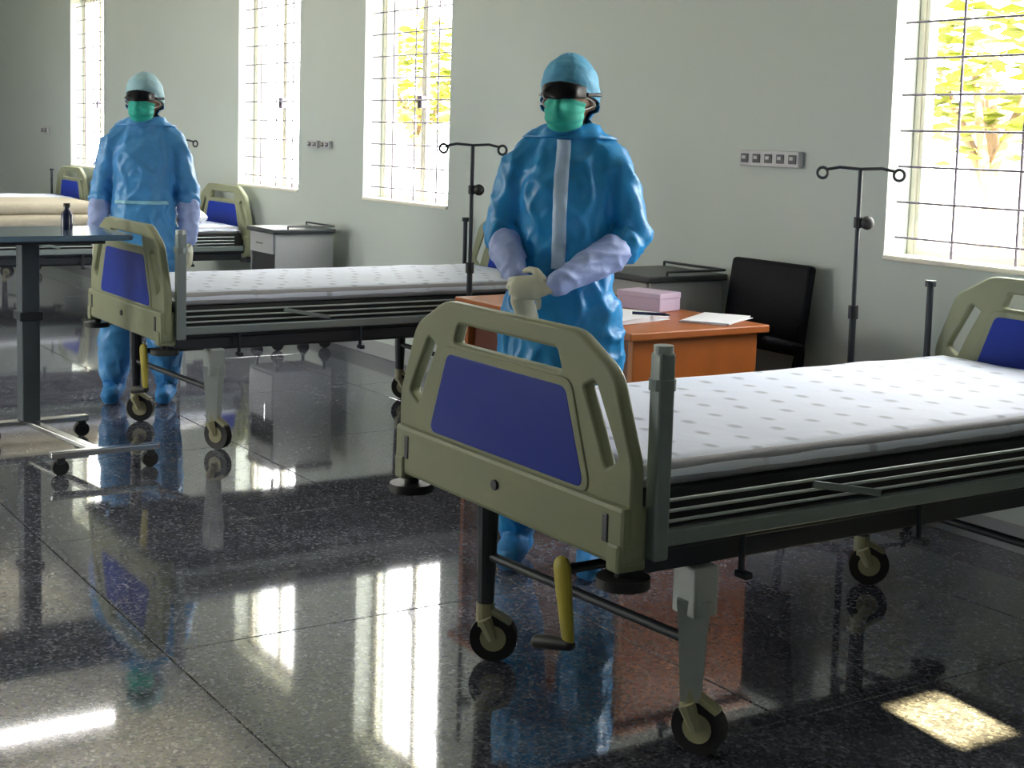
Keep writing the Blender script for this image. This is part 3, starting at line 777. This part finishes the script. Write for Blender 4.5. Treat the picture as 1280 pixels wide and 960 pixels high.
def person(loc, rz, label, suit, cap, arms, feet, head_yaw, hands, gown=False, flap=True, belt=None, sleeve='sleeve_lavender'):
    o = empty('person', loc, rz); tag(o, label, 'person')
    hy = Matrix.Translation((0, -.015, 1.575)) @ Matrix.Rotation(head_yaw, 4, 'Z')
    # --- body: one continuous figure under the clothes (head, neck, trunk, limbs)
    mb = MB()
    def H(c, r): mb.ell(c, r)
    hb = MB()
    hb.ell((0, .012, .02), (.078, .098, .108)); hb.ell((0, -.028, -.045), (.060, .070, .072)); hb.ell((0, -.045, -.088), (.036, .036, .026))
    hb.tube([(0, -.088, .012), (0, -.108, -.025), (0, -.098, -.036)], [.010, .016, .014], 10, round_=True)
    hb.ell((0, -.092, -.062), (.026, .014, .010)); hb.ell((-.036, -.080, .012), (.017, .016, .011)); hb.ell((.036, -.080, .012), (.017, .016, .011))
    for s in (-1, 1): hb.ell((s*.080, .015, -.008), (.012, .022, .034))
    bmesh.ops.transform(hb.bm, matrix=hy, verts=hb.bm.verts)
    hm = hb.mesh(); mb.bm.from_mesh(hm); bpy.data.meshes.remove(hm)
    mb.tube([(0, .015, 1.36), (0, .005, 1.46), (0, -.005, 1.54)], [.062, .056, .056], 14)
    mb.loft([(0, 0, .86, .14, .10), (0, 0, .98, .145, .10), (0, 0, 1.12, .135, .095), (0, 0, 1.28, .16, .10), (0, .005, 1.39, .14, .08), (0, .01, 1.44, .06, .055)])
    for a in arms: mb.tube(a, [.052, .043, .034], 12, round_=True)
    for (hip, knee, ank) in feet: mb.tube([hip, knee, ank], [.085, .058, .040], 12, round_=True); 
    for (hip, knee, ank) in feet:
        a = Vector(ank); mb.tube([a+Vector((0, .03, -.05)), a+Vector((0, -.12, -.062))], [.036, .028], 10, round_=True)
    body = link('body', fuse(mb, .011, 2), 'skin', o); bb_ = bvh_of(body.data)
    # --- coverall
    mb = MB()
    mb.loft([(0, 0, .80, .165, .125), (0, 0, .90, .182, .138), (0, 0, 1.00, .165, .130), (0, 0, 1.10, .152, .126), (0, 0, 1.20, .155, .130), (0, 0, 1.30, .165, .125), (0, .005, 1.36, .165, .108), (0, .01, 1.42, .112, .088), (0, .005, 1.47, .080, .078)])
    for s_ in (-1, 1): mb.tube([(s_*.045, .01, 1.435), (s_*.11, .008, 1.395), (s_*.165, 0, 1.345)], [.060, .064, .062], 14, round_=True)
    for a in arms:
        a = [Vector(q) for q in a]
        mid = a[1].lerp(a[2], .16)
        mb.tube([a[0]+Vector((0, 0, -.005)), a[0].lerp(a[1], .5), a[1], mid], [.062, .060, .060, .064], 16, round_=True)
    for (hip, knee, ank) in feet:
        h, k, n = Vector(hip), Vector(knee), Vector(ank)
        mb.tube([h, h.lerp(k, .5), k, k.lerp(n, .6), n+Vector((0, 0, .05))], [.118, .115, .100, .092, .074], 16, round_=True)
    if gown:
        mb.loft([(0, -.005, .52, .20, .165), (0, -.005, .60, .200, .162), (0, 0, .75, .195, .15), (0, 0, .92, .184, .138)], 28)
    cov = link('coverall', fuse(mb, .009, 4, .011, (13, 13, 7)), suit, o); cb = bvh_of(cov.data)
    # --- forearm sleeves
    for a in arms:
        a = [Vector(q) for q in a]; sm = MB()
        sm.tube([a[1].lerp(a[2], .30), a[1].lerp(a[2], .55), a[1].lerp(a[2], .82), a[2]+(a[2]-a[1]).normalized()*.005], [.060, .058, .050, .042], 16, round_=True)
        link('sleeve', fuse(sm, .008, 3, .007, (12, 12, 16)), sleeve, o)
    # --- shoe covers
    for (hip, knee, ank) in feet:
        a = Vector(ank); s = MB()
        s.tube([a+Vector((0, .045, -a.z+.055)), a+Vector((0, -.05, -a.z+.050)), a+Vector((0, -.16, -a.z+.042))], [.052, .054, .043], 14, round_=True, flat=((0, 0, 1), .95))
        s.tube([a+Vector((0, .01, -.01)), a+Vector((0, .0, .11))], [.062, .070], 14)
        for v in s.bm.verts: v.co.z = max(v.co.z, .003)
        link('shoe_cover', fuse(s, .010, 3, .006, (14, 14, 18)), 'shoe_blue', o)
    # --- gloves
    for q in hands:
        g = MB(); hand(g, *q); link('glove', fuse(g, .0048, 2), 'glove_latex', o)
    # --- front flap and belt
    def front_cast(x, z):
        h = cb.ray_cast(Vector((x, -.7, z)), Vector((0, 1, 0))); return h[0].y if h[0] is not None else -.13
    if flap:
        bm = bmesh.new(); rows = []
        zs = [1.44-.012*k for k in range(36)]
        for z in zs:
            rows.append([[bm.verts.new((x, front_cast(x, z)-dy, z)) for x in (-.024, -.008, .008, .022)] for dy in (-.004, .006)])
        for r0, r1 in zip(rows, rows[1:]):
            for k in range(3):
                bm.faces.new((r0[1][k], r0[1][k+1], r1[1][k+1], r1[1][k])); bm.faces.new((r0[0][k], r1[0][k], r1[0][k+1], r0[0][k+1]))
            for k in (0, 3): bm.faces.new((r0[0][k], r0[1][k], r1[1][k], r1[0][k]))
        for r in (rows[0], rows[-1]): bm.faces.new((r[0][0], r[0][3], r[1][3], r[1][0]))
        bmesh.ops.recalc_face_normals(bm, faces=bm.faces)
        me = bpy.data.meshes.new('zip_flap'); bm.to_mesh(me); bm.free(); link('zip_flap', me, 'flap_pale', o, True)
    if belt:
        shell('belt', 'belt_cyan', o, [cb], (0, 0, belt), lambda s, t_: ((s-.5)*2.2, (t_-.5)*.14), lambda s, t_: .004, .004, 40, 3)
    # --- head gear, wrapped on the head
    hc = hy @ Vector((0, 0, 0)); yaw = head_yaw
    TH = lambda a: -a+0
    # local azimuth th=0 is the face direction; turn by the head yaw
    def wrap(name, m, uv, off, thick=.003, nu=32, nv=18, closed=False):
        return shell(name, m, o, [bb_], hc, lambda s, t_: (uv(s, t_)[0]+yaw, uv(s, t_)[1]), off, thick, nu, nv, closed)
    wob = lambda s, t_, k: .004*noise.noise(Vector((s*11, t_*7, k)))
    # bouffant cap: from the brow over the crown down to the nape
    wrap('head_cap', cap, lambda s, t_: ((s*2-1)*PI, (lambda lo: lo+(PI/2-lo)*t_)(.50-1.0*(1-math.cos((s*2-1)*PI))/2)),
         lambda s, t_: .006+.016*math.sin(min(1, t_*1.6)*PI*.62)+wob(s, t_, 1), .003, 56, 24, True)
    wrap('cap_band', cap, lambda s, t_: ((s*2-1)*PI*.999, .52-1.0*(1-math.cos((s*2-1)*PI))/2+(t_-.5)*.10), lambda s, t_: .008, .004, 56, 3)
    # collar / hood gathered round the neck
    shell('collar', suit, o, [cb, bb_], (0, 0, 1.445), lambda s, t_: ((s*2-1)*PI, .0+t_*.62), lambda s, t_: .006+wob(s, t_, 3)*1.2, .004, 48, 6)
    wrap('hood', suit, lambda s, t_: (1.75+s*(2*PI-3.5), -1.15+t_*.95), lambda s, t_: .012+wob(s, t_, 5), .004, 36, 14)
    # goggles: dark visor with a soft frame and a strap
    gg = wrap('goggles', 'visor_black', lambda s, t_: ((s-.5)*1.9, .20+(t_-.5)*(.50-.14*abs(s-.5)*2)), lambda s, t_: .014+.014*math.sin(PI*s), .004, 30, 8)
    st = wrap('goggle_strap', 'visor_black', lambda s, t_: (.95+s*(2*PI-1.9), .14+(t_-.5)*.12), lambda s, t_: .016, .003, 40, 3)
    # surgical mask with pleats and ear loops
    wrap('face_mask', 'mask_green', lambda s, t_: ((s-.5)*2.1, -.95+t_*1.02*(1-.25*abs(s-.5)*2)), lambda s, t_: .008+.010*math.sin(PI*s)*math.sin(PI*min(1, t_*1.0))+.0022*math.sin(t_*PI*7), .003, 34, 26)
    for s_ in (-1, 1):
        pts = []
        for k in range(9):
            a = k/8*PI; th = s_*(1.02+.55*math.sin(a)); ph = -.22+.26*math.cos(a)
            dv = Vector((math.sin(th+yaw)*math.cos(ph), -math.cos(th+yaw)*math.cos(ph), math.sin(ph)))
            h = bb_.ray_cast(hc+dv*.5, -dv); pts.append(hc+dv*((h[0]-hc).length+.004 if h[0] is not None else .1))
        MB().tube(pts, .0022, 6).build('ear_loop', 'strap_white', o, True)
    return o

# nearest person: hands crossed in front
P1 = dict(
    arms=[[(-.162, .0, 1.345), (-.226, .02, 1.125), (-.135, -.165, 1.00)], [(.162, .0, 1.345), (.236, .02, 1.115), (.02, -.235, .985)]],
    feet=[((-.09, 0, .86), (-.115, -.015, .47), (-.135, .01, .09)), ((.09, 0, .86), (.115, -.03, .47), (.135, -.03, .09))],
    hands=[((-.12, -.19, .965), (.32, -.12, -.94), (-.5, .85, .1), 1, .35), ((-.012, -.258, .972), (-.96, -.02, -.06), (.05, .95, -.2), -1, .75)])
def arms4(A): return [[Vector(a[0]), Vector(a[1]), Vector(a[1]).lerp(Vector(a[2]), .7), Vector(a[2])] for a in A]
def mk(arms): return [[Vector(p) for p in a] for a in arms]
class Arm(list): pass
def person_args(P):
    return dict(arms=mk(P['arms']), feet=P['feet'], hands=P['hands'])
person((-3.97, 2.785, 0), R_(47), 'person in bright blue coverall, green mask and cream gloves with hands crossed in front', 'suit_blue', 'cap_blue', head_yaw=R_(-8), gown=True, sleeve='sleeve_lavender', **person_args(P1))
P2 = dict(
    arms=[[(-.162, .0, 1.345), (-.225, .03, 1.10), (-.235, -.05, .86)], [(.162, .0, 1.345), (.225, .03, 1.10), (.24, -.05, .86)]],
    feet=[((-.09, 0, .86), (-.125, -.01, .47), (-.15, -.03, .09)), ((.09, 0, .86), (.11, -.03, .47), (.12, -.03, .09))],
    hands=[((-.235, -.06, .835), (.02, -.1, -1), (1, 0, 0), 1, .35), ((.24, -.06, .835), (-.02, -.1, -1), (-1, 0, 0), -1, .35)])
person((-7.45, 2.52, 0), R_(64), 'person in pale blue coverall with belt tie, arms hanging at the sides', 'suit_pale', 'cap_pale', head_yaw=R_(-10), gown=True, flap=False, belt=1.05, sleeve='sleeve_lavender', **person_args(P2))
